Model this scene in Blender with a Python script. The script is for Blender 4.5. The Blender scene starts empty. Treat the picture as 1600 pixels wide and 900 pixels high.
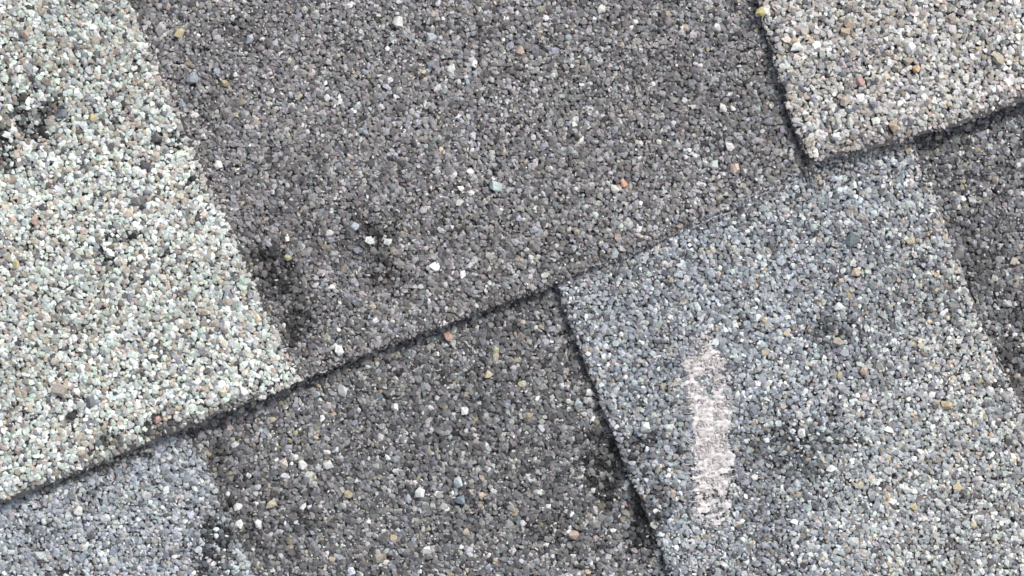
import bpy, bmesh, math
import numpy as np
from mathutils import Vector, Matrix

# ------------------------------------------------------------------ camera, sky, sun
sc = bpy.context.scene
U = 0.00016                      # working unit: 0.16 mm of roof surface, so the view is 1600 units wide
T = 15.0                         # thickness of one shingle layer (2.4 mm)
col = sc.collection
def W(x, y, z=0.0):              # roof plan (x to the right, y down the picture, z up) -> metres
    return ((x - 800) * U, (450 - y) * U, z * U)

cam = bpy.data.cameras.new('camera'); co = bpy.data.objects.new('camera', cam); col.objects.link(co)
H = 2800.0
co.location = W(800, 450, H + 3 * T)
cam.sensor_width = 36; cam.lens = 36 * H / 1600
cam.clip_start = 0.01; cam.clip_end = 500
sc.camera = co

SUN_EL, SUN_AZ = math.radians(41), math.radians(42)     # azimuth clockwise from the top of the picture
w = bpy.data.worlds.new('World'); sc.world = w; w.use_nodes = True
nt = w.node_tree; bg = nt.nodes['Background']
sky = nt.nodes.new('ShaderNodeTexSky'); sky.sky_type = 'NISHITA'; sky.sun_disc = False
sky.sun_elevation = SUN_EL; sky.sun_rotation = SUN_AZ
sky.air_density = 1.0; sky.dust_density = 3.0
hsv = nt.nodes.new('ShaderNodeHueSaturation'); hsv.inputs['Saturation'].default_value = .38       # thin overcast greys the sky
nt.links.new(sky.outputs[0], hsv.inputs['Color']); nt.links.new(hsv.outputs[0], bg.inputs[0]); bg.inputs[1].default_value = 0.13
sun = bpy.data.lights.new('sun', 'SUN'); sun.energy = 1.9; sun.angle = math.radians(10); sun.color = (1.0, 0.955, 0.90)
so = bpy.data.objects.new('sun', sun); col.objects.link(so)
sd = Vector((math.sin(SUN_AZ) * math.cos(SUN_EL), math.cos(SUN_AZ) * math.cos(SUN_EL), math.sin(SUN_EL)))
so.rotation_euler = sd.to_track_quat('Z', 'Y').to_euler(); so.location = sd * 2
vs = sc.view_settings; vs.view_transform = 'Standard'; vs.look = 'None'; vs.gamma = 1; sc.cycles.filter_width = 1.65
vs.exposure = 0.5

# ------------------------------------------------------------------ helpers
rng = np.random.default_rng(11)

def vnoise(x, y, scale, seed):
    x = np.asarray(x, float) / scale + 1000; y = np.asarray(y, float) / scale + 1000
    xi = np.floor(x).astype(np.int64); yi = np.floor(y).astype(np.int64)
    fx = x - xi; fy = y - yi; fx = fx * fx * (3 - 2 * fx); fy = fy * fy * (3 - 2 * fy)
    def h(a, b):
        n = (a * 374761393 + b * 668265263 + seed * 1442695041) & 0x7fffffff
        n = ((n ^ (n >> 13)) * 1274126177) & 0x7fffffff
        return ((n ^ (n >> 16)) & 0xffff) / 65535.0
    return (h(xi, yi) * (1 - fx) + h(xi + 1, yi) * fx) * (1 - fy) + (h(xi, yi + 1) * (1 - fx) + h(xi + 1, yi + 1) * fx) * fy

def ragged(pts, step=5.0, amp=1.3, seed=1):
    out = []
    for (a, b) in zip(pts[:-1], pts[1:]):
        a = np.array(a, float); b = np.array(b, float); L = np.linalg.norm(b - a); n = max(1, int(L / step))
        d = (b - a) / L; nrm = np.array([-d[1], d[0]])
        for k in range(n):
            p = a + (b - a) * k / n
            o = amp * (2 * vnoise(p[0], p[1], 9, seed) - 1) + 1.6 * amp * (2 * vnoise(p[0], p[1], 34, seed + 5) - 1)
            out.append(tuple(p + nrm * o))
    out.append(tuple(pts[-1])); return out

def inside(poly, x, y):
    poly = np.array(poly); r = np.zeros(len(x), bool)
    x0, y0 = poly[-1]
    for x1, y1 in poly:
        c = (y1 > y) != (y0 > y)
        with np.errstate(divide='ignore', invalid='ignore'):
            r ^= c & (x < (x0 - x1) * (y - y1) / (y0 - y1 + 1e-12) + x1)
        x0, y0 = x1, y1
    return r

def dist(line, x, y):
    d = np.full(len(x), 1e9)
    for (ax, ay), (bx, by) in zip(line[:-1], line[1:]):
        ux, uy = bx - ax, by - ay
        t = np.clip(((x - ax) * ux + (y - ay) * uy) / (ux * ux + uy * uy + 1e-9), 0, 1)
        d = np.minimum(d, np.hypot(x - ax - t * ux, y - ay - t * uy))
    return d

def sstep(a, b, v):
    t = np.clip((v - a) / (b - a), 0, 1); return t * t * (3 - 2 * t)

def empty(name, loc):
    o = bpy.data.objects.new(name, None); o.empty_display_size = 0.02; o.location = loc; col.objects.link(o); return o

def link(name, me, mat, parent=None, kind=None, label=None):
    if mat is not None and not me.materials: me.materials.append(mat)
    o = bpy.data.objects.new(name, me); col.objects.link(o)
    if parent is not None:
        o.parent = parent
        if parent.type == 'EMPTY': o.matrix_parent_inverse = Matrix.Translation(-Vector(parent.location))
    if kind: o['kind'] = kind
    if label: o['label'] = label
    return o

# ------------------------------------------------------------------ materials
def material(name): 
    m = bpy.data.materials.new(name); m.use_nodes = True
    return m, m.node_tree, m.node_tree.nodes['Principled BSDF']

def granule_material(name, source):
    m, t, b = material(name)
    if source == 'object':
        n = t.nodes.new('ShaderNodeObjectInfo'); out = n.outputs['Color']
    else:
        n = t.nodes.new('ShaderNodeAttribute'); n.attribute_name = 'mineral'; out = n.outputs['Color']
    g = t.nodes.new('ShaderNodeNewGeometry')
    no = t.nodes.new('ShaderNodeTexNoise'); no.inputs['Scale'].default_value = 1900; no.inputs['Detail'].default_value = 3
    t.links.new(g.outputs['Position'], no.inputs['Vector'])
    mr = t.nodes.new('ShaderNodeMapRange'); mr.inputs[1].default_value = .3; mr.inputs[2].default_value = .7
    mr.inputs[3].default_value = .72; mr.inputs[4].default_value = 1.26
    t.links.new(no.outputs[0], mr.inputs[0])
    mx = t.nodes.new('ShaderNodeMix'); mx.data_type = 'RGBA'; mx.blend_type = 'MULTIPLY'; mx.inputs[0].default_value = 1
    t.links.new(out, mx.inputs[6]); t.links.new(mr.outputs[0], mx.inputs[7]); t.links.new(mx.outputs[2], b.inputs['Base Color'])
    b.inputs['Roughness'].default_value = .75; b.inputs['Specular IOR Level'].default_value = .25
    bp = t.nodes.new('ShaderNodeBump'); bp.inputs['Strength'].default_value = .35; bp.inputs['Distance'].default_value = .0002
    t.links.new(no.outputs[0], bp.inputs['Height']); t.links.new(bp.outputs[0], b.inputs['Normal'])
    return m
M_OBJ = granule_material('mineral_granule', 'object')
M_ATT = granule_material('mineral_coating', 'attribute')

M_TAR, t, b = material('asphalt_binder')
b.inputs['Roughness'].default_value = .6; b.inputs['Specular IOR Level'].default_value = .3
no = t.nodes.new('ShaderNodeTexNoise'); no.inputs['Scale'].default_value = 700; no.inputs['Detail'].default_value = 4
tc = t.nodes.new('ShaderNodeNewGeometry'); t.links.new(tc.outputs['Position'], no.inputs['Vector'])
cr = t.nodes.new('ShaderNodeValToRGB'); cr.color_ramp.elements[0].color = (.03, .03, .033, 1); cr.color_ramp.elements[1].color = (.10, .096, .096, 1)
t.links.new(no.outputs[0], cr.inputs[0]); t.links.new(cr.outputs[0], b.inputs['Base Color'])
bp = t.nodes.new('ShaderNodeBump'); bp.inputs['Strength'].default_value = .6; bp.inputs['Distance'].default_value = .0003
t.links.new(no.outputs[0], bp.inputs['Height']); t.links.new(bp.outputs[0], b.inputs['Normal'])

M_FIB, t, b = material('frayed_fibre')
b.inputs['Roughness'].default_value = .8
no = t.nodes.new('ShaderNodeTexNoise'); no.inputs['Scale'].default_value = 900
tc = t.nodes.new('ShaderNodeNewGeometry'); t.links.new(tc.outputs['Position'], no.inputs['Vector'])
cr = t.nodes.new('ShaderNodeValToRGB'); cr.color_ramp.elements[0].color = (.48, .45, .445, 1); cr.color_ramp.elements[1].color = (.74, .705, .705, 1)
cr.color_ramp.elements[0].position = .35; cr.color_ramp.elements[1].position = .65
t.links.new(no.outputs[0], cr.inputs[0]); t.links.new(cr.outputs[0], b.inputs['Base Color'])

# roof beyond the built shingles: granule texture on a plain sheet
M_ROOF, t, b = material('distant_roofing')
tc = t.nodes.new('ShaderNodeNewGeometry')
vo = t.nodes.new('ShaderNodeTexVoronoi'); vo.inputs['Scale'].default_value = 620; t.links.new(tc.outputs['Position'], vo.inputs['Vector'])
sp = t.nodes.new('ShaderNodeSeparateColor'); t.links.new(vo.outputs['Color'], sp.inputs[0])
cr = t.nodes.new('ShaderNodeValToRGB'); cr.color_ramp.interpolation = 'CONSTANT'
cr.color_ramp.elements[0].color = (.07, .07, .075, 1); cr.color_ramp.elements[1].position = .45; cr.color_ramp.elements[1].color = (.16, .17, .19, 1)
for p, c in ((.75, (.3, .31, .31, 1)), (.92, (.5, .5, .47, 1))):
    e = cr.color_ramp.elements.new(p); e.color = c
t.links.new(sp.outputs[0], cr.inputs[0]); t.links.new(cr.outputs[0], b.inputs['Base Color']); b.inputs['Roughness'].default_value = .8
bp = t.nodes.new('ShaderNodeBump'); bp.inputs['Strength'].default_value = .8; bp.inputs['Distance'].default_value = .001; bp.invert = True
t.links.new(vo.outputs['Distance'], bp.inputs['Height']); t.links.new(bp.outputs[0], b.inputs['Normal'])

# ------------------------------------------------------------------ roof deck under everything
bm = bmesh.new()
q = 100.0
bm.faces.new([bm.verts.new(v) for v in ((-q, -q, -.004), (q, -q, -.004), (q, q, -.004), (-q, q, -.004))])
me = bpy.data.meshes.new('roof_deck'); bm.to_mesh(me); bm.free()
link('roof_deck', me, M_ROOF, kind='structure')

# ------------------------------------------------------------------ granule shapes (crushed stone)
SHAPES = []
NBIG, NSMALL = 36, 10
for i in range(NBIG + NSMALL):
    r = np.random.default_rng(100 + i)
    n = int(r.integers(9, 13)) if i < NBIG else 6
    k = np.arange(n); ph = np.arccos(1 - 2 * (k + .5) / n); th = math.pi * (1 + 5 ** .5) * k
    p = np.stack([np.cos(th) * np.sin(ph), np.sin(th) * np.sin(ph), np.cos(ph)], 1) * r.uniform(.78, 1.12, (n, 1)) + r.normal(0, .13, (n, 3))
    bm = bmesh.new(); vv = [bm.verts.new(v) for v in p]
    res = bmesh.ops.convex_hull(bm, input=vv)
    bmesh.ops.delete(bm, geom=list({e for e in res['geom_interior'] + res['geom_unused'] if isinstance(e, bmesh.types.BMVert)}), context='VERTS')
    bmesh.ops.recalc_face_normals(bm, faces=bm.faces); bm.verts.index_update()
    V = np.array([v.co[:] for v in bm.verts]); F = np.array([[v.index for v in f.verts] for f in bm.faces])
    me = bpy.data.meshes.new('granule'); bm.to_mesh(me); bm.free()
    me.materials.append(M_OBJ)
    SHAPES.append((V, F, me))

def rotmats(n, tilt):
    a = rng.uniform(0, 2 * math.pi, n); bx = rng.normal(0, tilt, n); by = rng.normal(0, tilt, n)
    ca, sa = np.cos(a), np.sin(a); cx, sx = np.cos(bx), np.sin(bx); cy, sy = np.cos(by), np.sin(by)
    Z = np.zeros(n); O = np.ones(n)
    RZ = np.stack([ca, -sa, Z, sa, ca, Z, Z, Z, O], 1).reshape(n, 3, 3)
    RX = np.stack([O, Z, Z, Z, cx, -sx, Z, sx, cx], 1).reshape(n, 3, 3)
    RY = np.stack([cy, Z, sy, Z, O, Z, -sy, Z, cy], 1).reshape(n, 3, 3)
    return RX @ RY @ RZ

def mesh_from(name, V, F, C=None):
    me = bpy.data.meshes.new(name)
    me.vertices.add(len(V)); me.vertices.foreach_set('co', V.astype(np.float32).ravel())
    me.loops.add(F.size); me.loops.foreach_set('vertex_index', F.astype(np.int32).ravel())
    k = F.shape[1]
    me.polygons.add(len(F)); me.polygons.foreach_set('loop_start', np.arange(0, F.size, k, dtype=np.int32))
    if C is not None:
        at = me.attributes.new('mineral', 'FLOAT_COLOR', 'POINT')
        at.data.foreach_set('color', np.concatenate([C, np.ones((len(C), 1))], 1).astype(np.float32).ravel())
    me.polygons.foreach_set('use_smooth', np.zeros(len(F), bool))
    me.update(calc_edges=True); me.validate()
    return me

# ------------------------------------------------------------------ plan of the two courses
EDGE_U = [(-900, 1136), (-400, 940), (0, 785), (100, 747), (200, 704), (295, 667), (400, 622), (510, 577), (600, 543), (700, 505), (800, 469),
          (868, 442), (940, 413), (1010, 384), (1080, 348), (1150, 318), (1220, 285), (1258, 262), (1290, 247), (1350, 232), (1420, 214),
          (1480, 199), (1540, 177), (1600, 155), (2000, 2), (2500, -190)]
A_R = [(10, -560), (110, -250), (205, 0), (225, 50), (246, 100), (264, 140), (285, 180), (305, 230), (321, 270), (345, 320), (366, 360),
       (386, 410), (405, 455), (426, 500), (452, 548), (474, 592)]
C_L = [(980, -560), (1095, -250), (1172, -25), (1184, 10), (1190, 45), (1201, 82), (1215, 125), (1226, 165), (1240, 205), (1252, 235), (1264, 259)]
F_L = [(815, 290), (868, 440), (885, 490), (905, 545), (925, 595), (945, 645), (965, 695), (985, 745), (1005, 790), (1025, 840), (1047, 900), (1200, 1330)]
F_R = [(1370, 80), (1424, 214), (1440, 260), (1465, 320), (1490, 380), (1507, 430), (1532, 500), (1560, 560), (1590, 620), (1620, 680), (1870, 1180)]
D_R = [(225, 540), (287, 668), (310, 715), (328, 745), (350, 790), (372, 840), (397, 900), (560, 1280)]
eu = ragged(EDGE_U, seed=3)
ar = ragged(A_R, seed=7); cl = ragged(C_L, seed=9); fl = ragged(F_L, seed=13); fr = ragged(F_R, seed=17); dr = ragged(D_R, seed=19)
def cut(line, x0, x1): return [p for p in line if x0 <= p[0] <= x1]
def off(pts, dx, dy): return [(x + dx, y + dy) for x, y in pts]

UP = 680.0
P_BASE_U = eu + [(2500, -1000), (-900, -1000)]
P_A = off(cut(eu, -900, 472), .6, 1.6) + ar[::-1] + [(10, -900), (-900, -900)]
P_C = cl + off(cut(eu, 1266, 2500), .6, 1.6) + [(2500, -900), (900, -900)]
LOWT = [(x, y - 150) for x, y in EDGE_U]
P_BASE_L = LOWT + [(2500, 1400), (-900, 1400)]
P_F = [p for p in fl] + [(1870, 1330)] + fr[::-1]
P_D = cut(LOWT, -900, 224) + dr + [(560, 1380), (-900, 1380)]
P_F[:0] = []

def slab(name, poly, z0, z1, parent, label=None):
    bm = bmesh.new()
    top = [bm.verts.new(W(x, y, z1 - 3.5)) for x, y in poly]; bot = [bm.verts.new(W(x, y, z0)) for x, y in poly]
    n = len(poly)
    bm.faces.new(top); bm.faces.new(bot[::-1])
    for i in range(n):
        j = (i + 1) % n; bm.faces.new([bot[i], bot[j], top[j], top[i]])
    bmesh.ops.triangulate(bm, faces=[f for f in bm.faces if len(f.verts) > 4])
    bmesh.ops.recalc_face_normals(bm, faces=bm.faces)
    me = bpy.data.meshes.new(name); bm.to_mesh(me); bm.free()
    return link(name, me, M_TAR, parent, label=label)

# ------------------------------------------------------------------ palettes: (weight, linear rgb)
PAL = {
 'pale':   [(.37, (.52, .572, .535)), (.09, (.63, .65, .61)), (.18, (.41, .445, .425)), (.17, (.40, .355, .30)), (.07, (.29, .265, .24)), (.06, (.22, .225, .24)), (.035, (.09, .09, .095)), (.012, (.48, .43, .33))],
 'paleC':  [(.30, (.495, .495, .475)), (.11, (.61, .60, .58)), (.17, (.41, .41, .395)), (.18, (.40, .352, .31)), (.10, (.24, .23, .22)), (.06, (.20, .21, .24)), (.04, (.09, .09, .10)), (.012, (.44, .37, .27))],
 'dark':   [(.36, (.146, .141, .143)), (.27, (.203, .196, .198)), (.16, (.265, .258, .264)), (.08, (.070, .068, .072)), (.05, (.25, .27, .30)), (.07, (.40, .40, .40)), (.015, (.34, .30, .24)), (.010, (.58, .58, .57))],
 'darkE':  [(.37, (.115, .116, .121)), (.29, (.172, .172, .177)), (.10, (.23, .225, .22)), (.10, (.055, .054, .058)), (.055, (.21, .225, .255)), (.06, (.40, .40, .395)), (.02, (.33, .285, .21)), (.015, (.60, .61, .59))],
 'blueD':  [(.34, (.285, .312, .35)), (.26, (.355, .384, .415)), (.12, (.22, .232, .256)), (.16, (.46, .49, .495)), (.05, (.11, .11, .12)), (.04, (.34, .32, .29)), (.03, (.64, .66, .64))],
 'blue':   [(.30, (.24, .263, .297)), (.24, (.33, .355, .38)), (.13, (.185, .193, .212)), (.14, (.45, .485, .488)), (.08, (.10, .10, .11)), (.06, (.31, .28, .26)), (.04, (.64, .66, .64)), (.02, (.40, .34, .25))],
}
def pick(pal, n):
    ws = np.array([p[0] for p in PAL[pal]]); cs = np.array([p[1] for p in PAL[pal]])
    return cs[rng.choice(len(ws), n, p=ws / ws.sum())]

# worn patches and soft shade painted beside raised edges: x, y, rx, ry, strength of darkening, share of granules lost
STAINS_SHADE = {
 'A': [(40, 180, 40, 34, .62, .4), (10, 225, 30, 40, .6, .4), (172, 402, 16, 40, .55, .4), (88, 165, 20, 16, .4, .3), (60, 210, 34, 16, .5, .4), (206, 372, 12, 14, .5, .3), (300, 290, 14, 14, .4, .3), (286, 215, 22, 22, .3, .3),
       (255, 664, 60, 18, .62, .3), (175, 690, 34, 14, .55, .25), (345, 632, 40, 10, .4, .1), (400, 30, 10, 10, .1, 0), (310, 620, 18, 10, .3, .2)],
 'B': [(432, 425, 36, 48, .55, .12), (464, 500, 32, 50, .52, .12), (580, 370, 50, 50, .5, .12), (600, 425, 38, 34, .45, .1), (455, 460, 24, 40, .4, .1), (395, 62, 40, 26, .3, .1), (1225, 150, 26, 130, .12, 0)],  # last entry is penumbra painted beside the upper right tab
 'E': [(958, 730, 46, 95, .58, .15), (1000, 815, 30, 60, .55, .15), (320, 850, 66, 70, .62, .2), (470, 815, 40, 28, .35, .1), (330, 730, 26, 50, .3, .1), (900, 540, 26, 90, .2, 0),  # last entry here is shade painted along the wide tab's left edge
       (1530, 400, 30, 60, .2, 0), (1590, 560, 26, 50, .35, .1), (860, 830, 40, 40, .25, .1)],
 'F': [(1003, 712, 42, 48, .5, .25), (1025, 790, 32, 44, .4, .2), (1240, 712, 80, 54, .38, .12), (1300, 512, 36, 40, .42, .1), (1060, 470, 16, 12, .3, .1), (990, 408, 60, 26, .2, 0), (1200, 640, 30, 26, .2, .05), (1488, 474, 14, 26, .5, .2), (1545, 600, 40, 8, .35, .1), (1270, 360, 20, 16, .2, .05)],  # the entry without granule loss is shade painted below the upper course
 'D': [(140, 790, 40, 26, .2, .05), (60, 830, 26, 20, .15, .05), (330, 860, 46, 74, .58, .15)],
 'C': [(1205, 60, 12, 60, .3, .1), (1320, 225, 40, 10, .4, .1), (1180, 20, 12, 12, .4, .2), (1400, 215, 60, 12, .25, .1)],
}
def stain_shade(key, x, y):
    d = np.zeros(len(x)); l = np.zeros(len(x))
    wob = 1 + .9 * (vnoise(x, y, 22, 31) - .5)
    for sx, sy, rx, ry, a, loss in STAINS_SHADE[key]:
        m = 1 - sstep(.35, 1.15, np.hypot((x - sx) / rx, (y - sy) / ry) * wob)
        m = np.minimum(1, m * (.42 + .95 * sstep(.28, .66, .5 * vnoise(x, y, 19, 33) + .5 * vnoise(x, y, 7, 35))))
        d = np.maximum(d, m * a); l = np.maximum(l, m * loss)
    pit = sstep(.86, .93, vnoise(x, y, 13, 101) * .8 + .2 * vnoise(x, y, 60, 103)); l = np.maximum(l, .75 * pit)
    return d, l

def scuff_density(x, y):
    n = .6 * vnoise(x * .55, y, 13, 77) + .4 * vnoise(x, y * 1.4, 22, 79)
    body = np.interp(y, [505, 545, 562, 580, 600, 625, 645, 725, 745, 815], [.12, .25, .95, .8, .55, .7, 1.05, 1.0, .62, .5])
    hole = 1 - .75 * np.exp(-(((x - 1104) / 13) ** 2 + ((y - 598) / 26) ** 2))
    xc = np.interp(y, [505, 560, 640, 720, 820], [1104, 1104, 1114, 1114, 1110]) + 9 * (vnoise(y, y * 0, 16, 83) - .5)
    side = 1 - sstep(14, 38, np.abs(x - xc) + 16 * (vnoise(x, y, 9, 85) - .5))
    return body * hole * side * sstep(.34, .66, n + .10 * body)
def scuff_mask(x, y):
    ys = [505, 530, 560, 580, 620, 660, 700, 760, 800, 822]
    a = np.interp(y, ys, [1104, 1092, 1076, 1068, 1072, 1086, 1086, 1090, 1084, 1096]); b_ = np.interp(y, ys, [1108, 1114, 1132, 1136, 1139, 1141, 1141, 1136, 1136, 1116])
    return (y > 505) & (y < 822) & (x > a) & (x < b_)

# granules that stand out one by one: region, x, y, radius, colour, label
NOTABLE = [
 ('B', 975, 287, 8, (.72, .30, .17), 'small orange granule'), ('B', 281, 52, 9, (.62, .48, .20), 'yellow granule'), ('B', 353, 131, 8, (.55, .45, .20), 'yellow granule'),
 ('B', 300, 125, 12, (.24, .28, .33), 'blue-grey granule'), ('B', 254, 46, 11, (.42, .42, .41), None), ('B', 342, 258, 9, (.74, .72, .66), 'white granule'), ('B', 775, 292, 12, (.42, .54, .53), 'pale blue-green granule'),
 ('B', 622, 36, 11, (.56, .56, .54), None), ('B', 674, 58, 10, (.42, .48, .53), None), ('B', 555, 355, 9, (.42, .50, .56), 'pale blue granule'), ('B', 578, 377, 8, (.62, .66, .62), None), ('B', 607, 378, 9, (.66, .68, .64), None),
 ('B', 450, 403, 8, (.42, .38, .20), 'mustard granule'), ('B', 530, 547, 9, (.70, .70, .66), None), ('B', 1140, 230, 8, (.72, .70, .66), None), ('B', 1147, 263, 9, (.66, .46, .32), 'peach granule'),
 ('B', 814, 80, 9, (.48, .34, .24), 'tan granule'), ('B', 940, 15, 9, (.62, .60, .57), None), ('B', 1115, 258, 9, (.44, .52, .48), None), ('B', 960, 296, 8, (.66, .63, .56), None), ('B', 1130, 170, 8, (.62, .62, .56), None),
 ('B', 835, 360, 8, (.30, .34, .42), None), ('B', 392, 62, 9, (.40, .46, .54), None), ('B', 1200, 190, 9, (.24, .25, .32), None), ('B', 765, 400, 8, (.50, .46, .36), None),
 ('A', 117, 648, 10, (.035, .035, .04), 'black granule'), ('A', 145, 626, 10, (.17, .18, .22), 'slate blue granule'), ('A', 103, 180, 11, (.17, .19, .24), 'slate blue granule'), ('A', 149, 185, 8, (.55, .42, .18), 'yellow granule'),
 ('A', 383, 612, 9, (.76, .74, .68), None), ('A', 352, 612, 9, (.68, .58, .40), 'cream granule'), ('A', 98, 608, 14, (.36, .31, .26), 'brown granule'), ('A', 216, 315, 10, (.22, .21, .20), None), ('A', 45, 57, 10, (.46, .34, .24), 'tan granule'),
 ('A', 60, 346, 9, (.50, .32, .23), 'pinkish tan granule'), ('A', 30, 413, 8, (.60, .48, .22), 'yellow granule'), ('A', 248, 218, 12, (.15, .145, .14), None), ('A', 250, 654, 8, (.55, .28, .25), 'pink granule'), ('A', 78, 130, 9, (.33, .26, .20), None),
 ('C', 1427, 110, 9, (.66, .40, .14), 'orange tan granule'), ('C', 1342, 130, 9, (.62, .30, .28), 'pink granule'), ('C', 1392, 198, 10, (.46, .34, .20), 'brown granule'), ('C', 1188, 22, 9, (.62, .52, .12), 'yellow granule'), ('C', 1243, 77, 10, (.76, .77, .73), None),
 ('C', 1418, 78, 12, (.70, .72, .68), None), ('C', 1323, 42, 11, (.44, .32, .22), 'tan granule'), ('C', 1318, 52, 9, (.55, .38, .22), None), ('C', 1360, 165, 9, (.17, .19, .25), 'slate blue granule'), ('C', 1365, 190, 9, (.74, .73, .66), None),
 ('C', 1555, 95, 11, (.44, .38, .26), None), ('C', 1415, 97, 11, (.40, .33, .25), None), ('C', 1316, 160, 11, (.46, .38, .30), None),
 ('E', 470, 729, 10, (.62, .63, .61), None), ('E', 510, 730, 9, (.66, .67, .65), None), ('E', 440, 728, 10, (.56, .50, .42), None), ('E', 369, 794, 8, (.74, .74, .70), 'white granule'), ('E', 422, 792, 10, (.46, .40, .25), 'mustard granule'),
 ('E', 655, 773, 11, (.56, .60, .60), None), ('E', 715, 757, 10, (.46, .56, .60), None), ('E', 725, 643, 8, (.74, .74, .70), None), ('E', 763, 587, 8, (.64, .53, .32), 'cream granule'), ('E', 542, 775, 9, (.50, .40, .22), 'ochre granule'), ('E', 665, 864, 9, (.74, .75, .72), None),
 ('E', 718, 785, 12, (.18, .25, .33), 'blue granule'), ('E', 615, 638, 10, (.60, .60, .58), None), ('E', 700, 527, 9, (.55, .30, .20), None), ('E', 905, 634, 9, (.38, .44, .47), None), ('E', 922, 615, 7, (.74, .75, .72), None), ('E', 898, 838, 10, (.50, .34, .27), 'peach granule'),
 ('E', 533, 612, 11, (.55, .58, .58), None), ('E', 370, 822, 8, (.72, .72, .69), None), ('E', 400, 822, 8, (.72, .72, .69), None), ('E', 590, 875, 10, (.36, .31, .24), None), ('E', 1563, 280, 8, (.44, .37, .28), None), ('E', 751, 776, 8, (.60, .40, .30), None),
 ('F', 1312, 480, 10, (.66, .71, .68), 'white granule'), ('F', 1482, 633, 10, (.56, .42, .20), 'ochre granule'), ('F', 1300, 733, 9, (.70, .73, .70), None), ('F', 1008, 667, 11, (.60, .66, .62), None), ('F', 1045, 668, 9, (.58, .63, .58), None),
 ('F', 1352, 580, 9, (.48, .34, .25), None), ('F', 1254, 678, 9, (.70, .71, .69), None), ('F', 1335, 372, 14, (.24, .30, .32), None), ('F', 1425, 377, 9, (.50, .43, .24), 'ochre granule'), ('F', 1551, 612, 10, (.68, .69, .66), None), ('F', 1312, 535, 9, (.40, .34, .26), None),
 ('F', 1420, 767, 9, (.66, .70, .68), None), ('F', 1555, 690, 10, (.58, .63, .61), None), ('F', 1485, 425, 10, (.42, .42, .39), None), ('F', 1340, 425, 9, (.48, .37, .27), None), ('F', 1336, 848, 10, (.66, .71, .69), None), ('F', 1500, 395, 12, (.28, .26, .24), None),
 ('D', 120, 800, 10, (.62, .62, .58), None), ('D', 162, 810, 9, (.64, .67, .65), None), ('D', 60, 870, 10, (.54, .60, .58), None), ('D', 225, 775, 9, (.50, .53, .52), None),
]

def near_edge(line, x, y): return dist(line, x, y)

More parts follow.
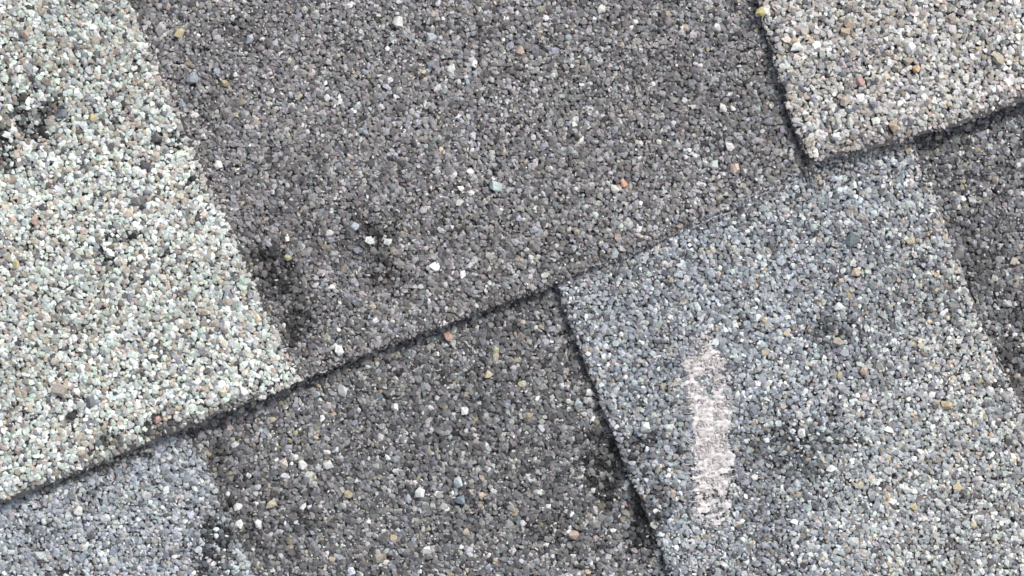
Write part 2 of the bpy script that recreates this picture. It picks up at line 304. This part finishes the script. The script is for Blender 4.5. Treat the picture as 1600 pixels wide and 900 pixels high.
def coat(key, poly, ztop, pal, pitch, rmin, rmax, parent, n_single, edge_lines, chips, hide=None, name_label=None):
    """cover one layer with crushed-stone granules; the n_single that show largest become objects of their own"""
    xs, ys, rs, cs, zs, fl_ = [], [], [], [], [], []
    bx0, bx1, by0, by1 = -440, 2040, -280, 1180
    P = np.array(poly)
    bx0 = max(bx0, P[:, 0].min()); bx1 = min(bx1, P[:, 0].max()); by0 = max(by0, P[:, 1].min()); by1 = min(by1, P[:, 1].max())
    def place(pt, jit, r0, r1, dz, thin=0.0, frame_only=False, p_keep=1.0):
        gx, gy = np.meshgrid(np.arange(bx0, bx1, pt), np.arange(by0, by1, pt * .866))
        gx[1::2] += pt / 2
        x = gx.ravel() + rng.uniform(-jit, jit, gx.size) * pt; y = gy.ravel() + rng.uniform(-jit, jit, gx.size) * pt
        k = rng.random(len(x)) < p_keep
        if frame_only: k &= (x > -60) & (x < 1660) & (y > -60) & (y < 960)
        x, y = x[k], y[k]
        k = inside(poly, x, y)
        if hide is not None: k &= ~hide(x, y)
        x, y = x[k], y[k]
        d, l = stain_shade(key, x, y); k = rng.random(len(x)) > l
        x, y = x[k], y[k]
        r = r0 + (r1 - r0) * rng.beta(1.6, 2.6, len(x))
        return x, y, r, dz * rng.uniform(.3, 1, len(x))
    def add(x, y, r, z, c, flat):
        xs.append(x); ys.append(y); rs.append(r); zs.append(z); cs.append(c); fl_.append(flat)
    for li, (pt, jit, r0, r1, dz) in enumerate(((pitch, .34, rmin, rmax, 1.5), (pitch * 1.9, .45, rmin * .95, rmax * 1.25, 2.6))):
        x, y, r, z = place(pt, jit, r0, r1, dz)
        c = pick(pal, len(x))
        add(x, y, r, z, c, rng.uniform(.24, .46, len(x)))
    # grit that fills the gaps
    x, y, r, z = place(5.4, .5, 1.7, 2.7, 1.0, frame_only=True)
    add(x, y, r, z - 1.0, pick(pal, len(x)) * .5 + np.array([p[1] for p in PAL[pal]])[:4].mean(0) * .4, rng.uniform(.4, .7, len(x)))
    # fine chips and dust-pale slivers lodged between the granules
    x, y, r, z = place(5.6, .5, 1.1, 2.7, 2.6, frame_only=True, p_keep=chips[0])
    k = rng.random(len(x)) < .15 + 1.0 * vnoise(x, y, 38, 91) * vnoise(x, y, 90, 93) * 2; x, y, r, z = x[k], y[k], r[k], z[k]
    if key == 'F':           # crumbs of pale dust ground into the scuffed spot
        px_ = rng.uniform(1060, 1150, 9000); py_ = rng.uniform(505, 822, 9000)
        k = scuff_mask(px_, py_) & (rng.random(9000) < .6 * scuff_density(px_, py_)); px_, py_ = px_[k], py_[k]
        add(px_, py_, rng.uniform(.9, 2.7, len(px_)), rng.uniform(1.5, 4.8, len(px_)), np.array([.58, .54, .535]) * rng.uniform(.75, 1.2, (len(px_), 1)), rng.uniform(.2, .4, len(px_)))
    base = np.array(chips[1]); c = base[None, :] * rng.uniform(.45, 1.25, (len(x), 1)) * rng.uniform(.94, 1.06, (len(x), 3))
    add(x, y, r, z + 1.5, c, rng.uniform(.25, .6, len(x)))
    # stones bedded in the cut edge itself
    for line, tint, wdt, drop in edge_lines:
        L = np.array(line); sl = np.concatenate([[0], np.cumsum(np.hypot(*np.diff(L, axis=0).T))])
        if line is F_L or line is C_L: continue
        m = int(sl[-1] / 5.5); q_ = rng.uniform(0, sl[-1], m)
        ex = np.interp(q_, sl, L[:, 0]) + rng.normal(0, 1.8, m); ey = np.interp(q_, sl, L[:, 1]) + rng.normal(0, 1.8, m)
        k = (ex > -300) & (ex < 1900) & (ey > -200) & (ey < 1100); ex, ey = ex[k], ey[k]; m = len(ex)
        add(ex, ey, rng.uniform(1.6, 2.49, m), rng.uniform(-7, 0, m), pick(pal, m), rng.uniform(.5, .9, m))
    x = np.concatenate(xs); y = np.concatenate(ys); r = np.concatenate(rs); z = np.concatenate(zs); c = np.concatenate(cs); fl2 = np.concatenate(fl_)
    for line, *_ in edge_lines:
        k = (dist(line, x, y) > r * .55) | (r < 2.5); x, y, r, z, c, fl2 = x[k], y[k], r[k], z[k], c[k], fl2[k]
    # clear a spot for the notable ones
    nb = [q for q in NOTABLE if q[0] == key]
    kk = np.ones(len(x), bool)
    for q in nb: kk &= np.hypot(x - q[1], y - q[2]) > q[3] * .75
    x, y, r, z, c, fl2 = x[kk], y[kk], r[kk], z[kk], c[kk], fl2[kk]
    n = len(x)
    sw = rng.random(n) < .05; c[sw] = np.where((rng.random(sw.sum()) < .5)[:, None], pick('blue', sw.sum()), pick('darkE' if 'pale' in pal else 'paleC', sw.sum()) * .8)
    # natural spread of mineral tone, slow drift over the sheet, stains and painted shade, pale dust along cut edges
    c = c * np.exp(rng.normal(0, .20, (n, 1))) * np.exp(rng.normal(0, .03, (n, 3)))
    slow = vnoise(x, y, 150, 41) * .6 + vnoise(x, y, 55, 43) * .4
    c = c * (1 + .40 * (slow - .5))[:, None]
    if key == 'F':
        wl = sstep(1250, 1560, x + .25 * (y - 500)); c = c * (1 + .16 * wl)[:, None] * (1 + wl[:, None] * np.array([.05, .02, -.05]))
        ms = scuff_mask(x, y) & (rng.random(n) < .9 * scuff_density(x, y))
        c[ms] = np.array([.54, .505, .50]) * rng.uniform(.7, 1.25, (ms.sum(), 1)); r[ms] *= .85
    d, l = stain_shade(key, x, y)
    lum = c.mean(1)
    hit = np.where(lum > .4, rng.random(n) < .55, 1.0)
    c = c * (1 - np.clip(1.45 * d * rng.uniform(.6, 1.3, n), 0, .85) * hit)[:, None]
    z = z + ztop
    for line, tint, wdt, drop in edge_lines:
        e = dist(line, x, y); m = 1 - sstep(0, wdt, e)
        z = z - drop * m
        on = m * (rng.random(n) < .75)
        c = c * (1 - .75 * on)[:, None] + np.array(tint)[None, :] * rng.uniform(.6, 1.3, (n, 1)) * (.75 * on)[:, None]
    z = z + 3.0 * (vnoise(x, y, 130, 61) - .5)
    c = np.clip(c, .012, .80)
    sx = r * rng.uniform(.80, 1.28, n); sy = r * rng.uniform(.74, 1.08, n); sz = r * fl2
    sliver = (r < 2.8); sx[sliver] *= rng.uniform(1.0, 2.0, sliver.sum())
    R = rotmats(n, .17); var = np.where(r < 2.75, rng.integers(NBIG, NBIG + NSMALL, n), rng.integers(0, NBIG, n))
    size = sx * sy
    infr = (x > 6) & (x < 1594) & (y > 6) & (y < 894)
    order = np.argsort(-(size * infr + z * .0))[:max(0, n_single - len(nb))]
    single = np.zeros(n, bool); single[order] = True
    pinv = None
    for i in order:
        o = bpy.data.objects.new('granule', SHAPES[var[i]][2]); col.objects.link(o); o.parent = parent
        m3 = Matrix([list(v) for v in R[i]]).to_4x4() @ Matrix.Diagonal((sx[i] * U, sy[i] * U, sz[i] * U, 1))
        o.matrix_local = Matrix.Translation(W(x[i], y[i], z[i])) @ m3
        o.color = (*c[i], 1)
    for j, q in enumerate(nb):
        o = bpy.data.objects.new('granule', SHAPES[(j * 7 + 3) % NBIG][2]); col.objects.link(o); o.parent = parent
        m3 = Matrix([list(v) for v in rotmats(1, .2)[0]]).to_4x4() @ Matrix.Diagonal((q[3] * U, q[3] * .86 * U, q[3] * .62 * U, 1))
        o.matrix_local = Matrix.Translation(W(q[1], q[2], ztop + 4)) @ m3
        q4 = np.array(q[4]); q4 = q4 * .54 + q4.mean() * .36; o.color = (*q4, 1)
        if q[5]: o['label'] = q[5]
    # all the others: one crust of real stones
    VV, FF, CC = [], [], []; o_ = 0
    rest = ~single
    for v, (V, F, _) in enumerate(SHAPES):
        k = np.where(rest & (var == v))[0]
        if not len(k): continue
        S = np.stack([sx[k], sy[k], sz[k]], 1)
        X = np.einsum('nij,nvj->nvi', R[k], V[None] * S[:, None, :]) 
        X[:, :, 0] += (x[k] - 800)[:, None]; X[:, :, 1] += (450 - y[k])[:, None]; X[:, :, 2] += z[k][:, None]
        VV.append(X.reshape(-1, 3) * U); CC.append(np.repeat(c[k], len(V), 0))
        FF.append((F[None] + (np.arange(len(k)) * len(V))[:, None, None] + o_).reshape(-1, 3)); o_ += len(k) * len(V)
    me = mesh_from('granule_coating', np.concatenate(VV), np.concatenate(FF), np.concatenate(CC))
    o = link('granule_coating', me, M_ATT, None, kind='stuff'); o.parent = parent
    print(key, n, 'granules')
    return o

def fibres(name, strands, parent, label):
    """strands: list of (points (n,3), radius); thin three-sided tubes"""
    VV, FF = [], []; o_ = 0
    for p, r in strands:
        p = np.array(p, float); n = len(p)
        t_ = np.gradient(p, axis=0); t_ /= np.linalg.norm(t_, axis=1)[:, None] + 1e-9
        s = np.cross(t_, [0, 0, 1.0]); s /= np.linalg.norm(s, axis=1)[:, None] + 1e-9
        u = np.cross(s, t_); rr = (r * np.sin(np.linspace(.25, math.pi - .25, n)))[:, None]
        ring = np.stack([p + s * rr, p - s * rr, p + u * rr * .9], 1)
        ring[:, :, 1] *= 1
        VV.append(ring.reshape(-1, 3))
        for i in range(n - 1):
            for a in range(3):
                b_ = (a + 1) % 3
                FF.append((o_ + i * 3 + a, o_ + i * 3 + b_, o_ + i * 3 + 3 + b_, o_ + i * 3 + 3 + a))
        o_ += n * 3
    V = np.concatenate(VV); V = np.stack([(V[:, 0] - 800) * U, (450 - V[:, 1]) * U, V[:, 2] * U], 1)
    me = mesh_from(name, V, np.array(FF))
    o = link(name, me, M_FIB, None, kind='stuff', label=label); o.parent = parent
    return o

# ------------------------------------------------------------------ lower course
lower = empty('roof_shingle', (0, 0, 0))
lower['label'] = 'lower asphalt roof shingle with blue-grey tabs, dark band between them and a whitish frayed scuff'
lower['category'] = 'roof shingle'; lower['group'] = 'overlapping asphalt shingles of the roof'
under = lambda x, y: y < np.interp(x, [p[0] for p in EDGE_U], [p[1] for p in EDGE_U]) - 30
EDGED = (.36, .34, .34)
base_l = slab('base_layer', P_BASE_L, 0, T, lower, 'dark grey sunken base layer')
in_tab = lambda x, y: under(x, y) | (inside(off(P_F, 0, 0), x, y) & (dist(F_L, x, y) > 16) & (dist(F_R, x, y) > 16)) | (inside(P_D, x, y) & (dist(D_R, x, y) > 16))
coat('E', P_BASE_L, T, 'darkE', 7.3, 3.7, 7.0, base_l, 130, [], (.42, (.42, .41, .40)), hide=in_tab)
tab_f = slab('tab', P_F, T - .5, 2 * T, lower, 'wide blue-grey tab with whitish scuff')
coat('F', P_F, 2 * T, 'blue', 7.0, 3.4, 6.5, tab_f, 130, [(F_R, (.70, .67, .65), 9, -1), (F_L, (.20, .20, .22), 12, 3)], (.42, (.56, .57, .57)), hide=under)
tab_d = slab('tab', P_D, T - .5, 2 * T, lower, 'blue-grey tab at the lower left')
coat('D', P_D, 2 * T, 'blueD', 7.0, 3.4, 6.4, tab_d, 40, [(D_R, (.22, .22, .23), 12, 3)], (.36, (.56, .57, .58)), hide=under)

# frayed scuff on the wide tab: bundles of torn glass fibre dragged sideways in zigzag strokes
S = []
r2 = np.random.default_rng(5)
def bundle(x0, y0, x1, y1, n, width, bow):
    for _ in range(n):
        m_ = r2.uniform(0, 1); h_ = r2.uniform(.06, .2); a_, b_ = max(-.14, m_ - h_), min(1.14, m_ + h_)
        q_ = np.linspace(a_, b_, 8); o = r2.normal(0, width)
        px = x0 + (x1 - x0) * q_ + r2.normal(0, .5, 8); py = y0 + (y1 - y0) * q_ + o - bow * 4 * q_ * (1 - q_) * r2.uniform(.5, 1.3) + r2.normal(0, .55, 8)
        S.append((np.stack([px, py, 2 * T + 2.8 + r2.uniform(-1.6, 1.2) + r2.normal(0, .35, 8)], 1), r2.uniform(.3, .75)))
y = 560.0; side = 1
while y < 815:
    xa = np.interp(y, [560, 580, 620, 660, 740, 780, 815], [1078, 1066, 1076, 1088, 1090, 1084, 1092]) + r2.normal(0, 9)
    xb = np.interp(y, [560, 580, 620, 660, 740, 800, 815], [1128, 1136, 1140, 1142, 1140, 1138, 1124]) + r2.normal(0, 8)
    thick = 1.0 if 640 < y < 725 else .6
    if not (575 < y < 625) or r2.random() < .5:
        bundle(xa, y + r2.normal(0, 2), xb, y + side * r2.uniform(1, 9), int(r2.uniform(8, 30) * thick), r2.uniform(1.6, 4.0), r2.normal(2, 3.5))
    else:
        bundle(xa, y, xa + 26, y - 4, 16, 2.5, 1); bundle(xb - 22, y - 5, xb, y + 3, 16, 3.5, 1)
    side = -side; y += r2.uniform(5, 9) if thick == 1 else r2.uniform(7, 13)
bundle(1124, 566, 1112, 622, 46, 2.0, 0); bundle(1078, 574, 1112, 560, 30, 4, 2); bundle(1040, 606, 1078, 600, 26, 1.6, 3); bundle(1056, 640, 1090, 634, 18, 1.4, 2)
bundle(1085, 545, 1107, 515, 14, 1.5, 2); bundle(1088, 540, 1118, 548, 14, 3, 3); bundle(1066, 700, 1092, 704, 12, 4, 0); 
def scuff_film():
    st = 1.6; gx, gy = np.meshgrid(np.arange(1040, 1160, st), np.arange(500, 830, st)); x = gx.ravel(); y = gy.ravel()
    xs_ = x + 0.0; ys_ = y + .18 * (x - 1110) + 5 * (vnoise(x, y, 26, 201) - .5)          # slanting strokes
    n = .5 * vnoise(xs_ * .28, ys_, 6.5, 203) + .25 * vnoise(xs_ * .3, ys_, 3.2, 205) + .25 * vnoise(x, y, 19, 207)
    body = np.interp(y, [505, 520, 545, 560, 575, 600, 625, 645, 725, 745, 800, 822], [0, .10, .12, .40, .42, .24, .36, .56, .56, .33, .30, 0])
    xc = np.interp(y, [505, 560, 600, 640, 720, 820], [1106, 1104, 1104, 1112, 1114, 1111]); hw = np.interp(y, [505, 550, 565, 610, 640, 720, 815], [6, 17, 30, 34, 28, 27, 25])
    edge = np.abs(x - xc) / hw + .75 * (vnoise(xs_ * .4, ys_, 7, 209) - .5)
    hole = .36 * np.exp(-(((x - 1102) / 11) ** 2 + ((y - 592) / 24) ** 2))
    v = (n + body - hole - .30 * sstep(.55, 1.25, edge) - .6 * sstep(1.0, 1.4, edge)).reshape(gx.shape)
    z = (2 * T + 2.0 + 3.4 * (vnoise(xs_ * .35, ys_, 4, 211) - .5) + 3.0 * (vnoise(x, y, 8, 213) - .5)).reshape(gx.shape)
    bm = bmesh.new(); vt = {}
    def g(i, j):
        if (i, j) not in vt: vt[i, j] = bm.verts.new(W(gx[i, j] + rng.uniform(-.5, .5), gy[i, j] + rng.uniform(-.5, .5), z[i, j]))
        return vt[i, j]
    for i in range(gx.shape[0] - 1):
        for j in range(gx.shape[1] - 1):
            if v[i, j] > .70 + .12 * (vnoise(gx[i, j], gy[i, j], 2.6, 215) - .5): bm.faces.new((g(i + 1, j), g(i + 1, j + 1), g(i, j + 1), g(i, j)))
    top = list(bm.faces)
    ex = bmesh.ops.extrude_face_region(bm, geom=top)
    for q in ex['geom']:
        if isinstance(q, bmesh.types.BMVert): q.co.z += 1.2 * U
    me = bpy.data.meshes.new('torn_mat'); bm.to_mesh(me); bm.free()
    o = link('torn_mat', me, M_FIB, None, label='pinkish white torn fibre mat'); o.parent = tab_f
    print('film faces', len(top))
scuff_film()
fibres('frayed_scuff', S, tab_f, 'whitish frayed scuff of loose fibres')

def edge_strands(line, z, n, spread, r0, r1, seed, x0, x1):
    r3 = np.random.default_rng(seed); out = []
    L = [p for p in line if x0 <= p[0] <= x1]
    P = np.array(L, float); cum = np.concatenate([[0], np.cumsum(np.linalg.norm(np.diff(P, axis=0), axis=1))])
    for i in range(n):
        a = r3.uniform(0, cum[-1] - 20); ln = r3.uniform(8, 36); q_ = np.linspace(a, min(a + ln, cum[-1]), 6)
        x = np.interp(q_, cum, P[:, 0]) + r3.normal(0, spread) + r3.normal(0, .8, 6); y = np.interp(q_, cum, P[:, 1]) + r3.normal(0, spread) + r3.normal(0, .8, 6)
        out.append((np.stack([x, y, z + r3.uniform(-2, 1.5) + r3.normal(0, .5, 6)], 1), r3.uniform(r0, r1)))
    return out
fibres('edge_fibres', edge_strands(fr, 2 * T + 2, 30, 4.0, .35, .6, 21, 1424, 1640), tab_f, None)

# ------------------------------------------------------------------ upper course
upper = empty('roof_shingle', (0, 0, 0))
upper['label'] = 'upper asphalt roof shingle with pale speckled tabs either side of a broad charcoal band'
upper['category'] = 'roof shingle'; upper['group'] = 'overlapping asphalt shingles of the roof'
base_u = slab('base_layer', P_BASE_U, 2 * T + 1, 3 * T, upper, 'charcoal sunken base layer')
in_tab_u = lambda x, y: (inside(P_A, x, y) & (dist(A_R, x, y) > 16)) | (inside(P_C, x, y) & (dist(C_L, x, y) > 16))
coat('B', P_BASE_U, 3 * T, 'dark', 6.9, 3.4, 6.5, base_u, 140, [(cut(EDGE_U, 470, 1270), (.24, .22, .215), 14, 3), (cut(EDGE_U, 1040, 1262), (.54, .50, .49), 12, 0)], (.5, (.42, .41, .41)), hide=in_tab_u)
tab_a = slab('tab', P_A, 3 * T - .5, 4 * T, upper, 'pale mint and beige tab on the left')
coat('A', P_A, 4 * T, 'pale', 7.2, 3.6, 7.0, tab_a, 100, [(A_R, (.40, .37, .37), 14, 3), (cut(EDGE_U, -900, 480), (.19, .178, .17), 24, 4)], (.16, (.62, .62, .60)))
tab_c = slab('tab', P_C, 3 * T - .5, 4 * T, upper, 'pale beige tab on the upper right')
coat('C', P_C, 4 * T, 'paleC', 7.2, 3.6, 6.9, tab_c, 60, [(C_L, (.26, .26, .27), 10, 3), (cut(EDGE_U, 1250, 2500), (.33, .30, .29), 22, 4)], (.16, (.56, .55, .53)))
fibres('edge_fibres', edge_strands(eu, 3 * T - 2, 20, 6.0, .3, .6, 23, 1060, 1262), base_u, None)

# ------------------------------------------------------------------ grit added in the laps to soften the step shadows
def lap_grit():
    xs, ys, zs, rs, cs = [], [], [], [], []
    def wedge(x0, x1, n, width, ztop, pals, shade):
        L = np.array(cut(EDGE_U, x0, x1)); q_ = rng.uniform(x0, x1, n); y = np.interp(q_, L[:, 0], L[:, 1])
        d = width * np.abs(rng.normal(0, .55, n)) * (.45 + 1.1 * vnoise(q_, y, 31, 55))
        z = 2 * T + 3 + (ztop - 2 * T - 4) * np.clip(1 - d / (width * 1.1), 0, 1) ** 1.4 * rng.uniform(.5, 1, n)
        xs.append(q_ + d * .36); ys.append(y + d * .93 - 1.0); zs.append(z); rs.append(rng.uniform(2.0, 5.2, n))
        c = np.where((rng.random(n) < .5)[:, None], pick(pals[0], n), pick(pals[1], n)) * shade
        cs.append(c)
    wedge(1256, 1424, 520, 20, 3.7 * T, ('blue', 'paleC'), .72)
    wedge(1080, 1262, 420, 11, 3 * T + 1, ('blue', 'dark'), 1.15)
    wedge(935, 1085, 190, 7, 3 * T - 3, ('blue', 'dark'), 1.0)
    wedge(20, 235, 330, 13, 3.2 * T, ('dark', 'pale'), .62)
    x, y, z, r, c = map(np.concatenate, (xs, ys, zs, rs, cs)); n = len(x)
    R = rotmats(n, .5); var = rng.integers(0, NBIG, n); VV, FF, CC = [], [], []; o_ = 0
    for v in range(NBIG):
        V, F, _ = SHAPES[v]; k = np.where(var == v)[0]
        X = np.einsum('nij,nvj->nvi', R[k], V[None] * np.stack([r[k], r[k] * .85, r[k] * .6], 1)[:, None, :])
        X += np.stack([x[k] - 800, 450 - y[k], z[k]], 1)[:, None, :]
        VV.append(X.reshape(-1, 3) * U); CC.append(np.repeat(np.clip(c[k] * rng.uniform(.7, 1.3, (len(k), 1)), .02, .8), len(V), 0))
        FF.append((F[None] + (np.arange(len(k)) * len(V))[:, None, None] + o_).reshape(-1, 3)); o_ += len(k) * len(V)
    o = link('added_granules', mesh_from('added_granules', np.concatenate(VV), np.concatenate(FF), np.concatenate(CC)), M_ATT, None, kind='stuff')
    o['label'] = 'grey granules added to soften the shadow along the step where the shingles overlap'; o['category'] = 'loose granules'
lap_grit()
print('triangles', sum(len(o.data.polygons) for o in sc.objects if o.type == 'MESH'))
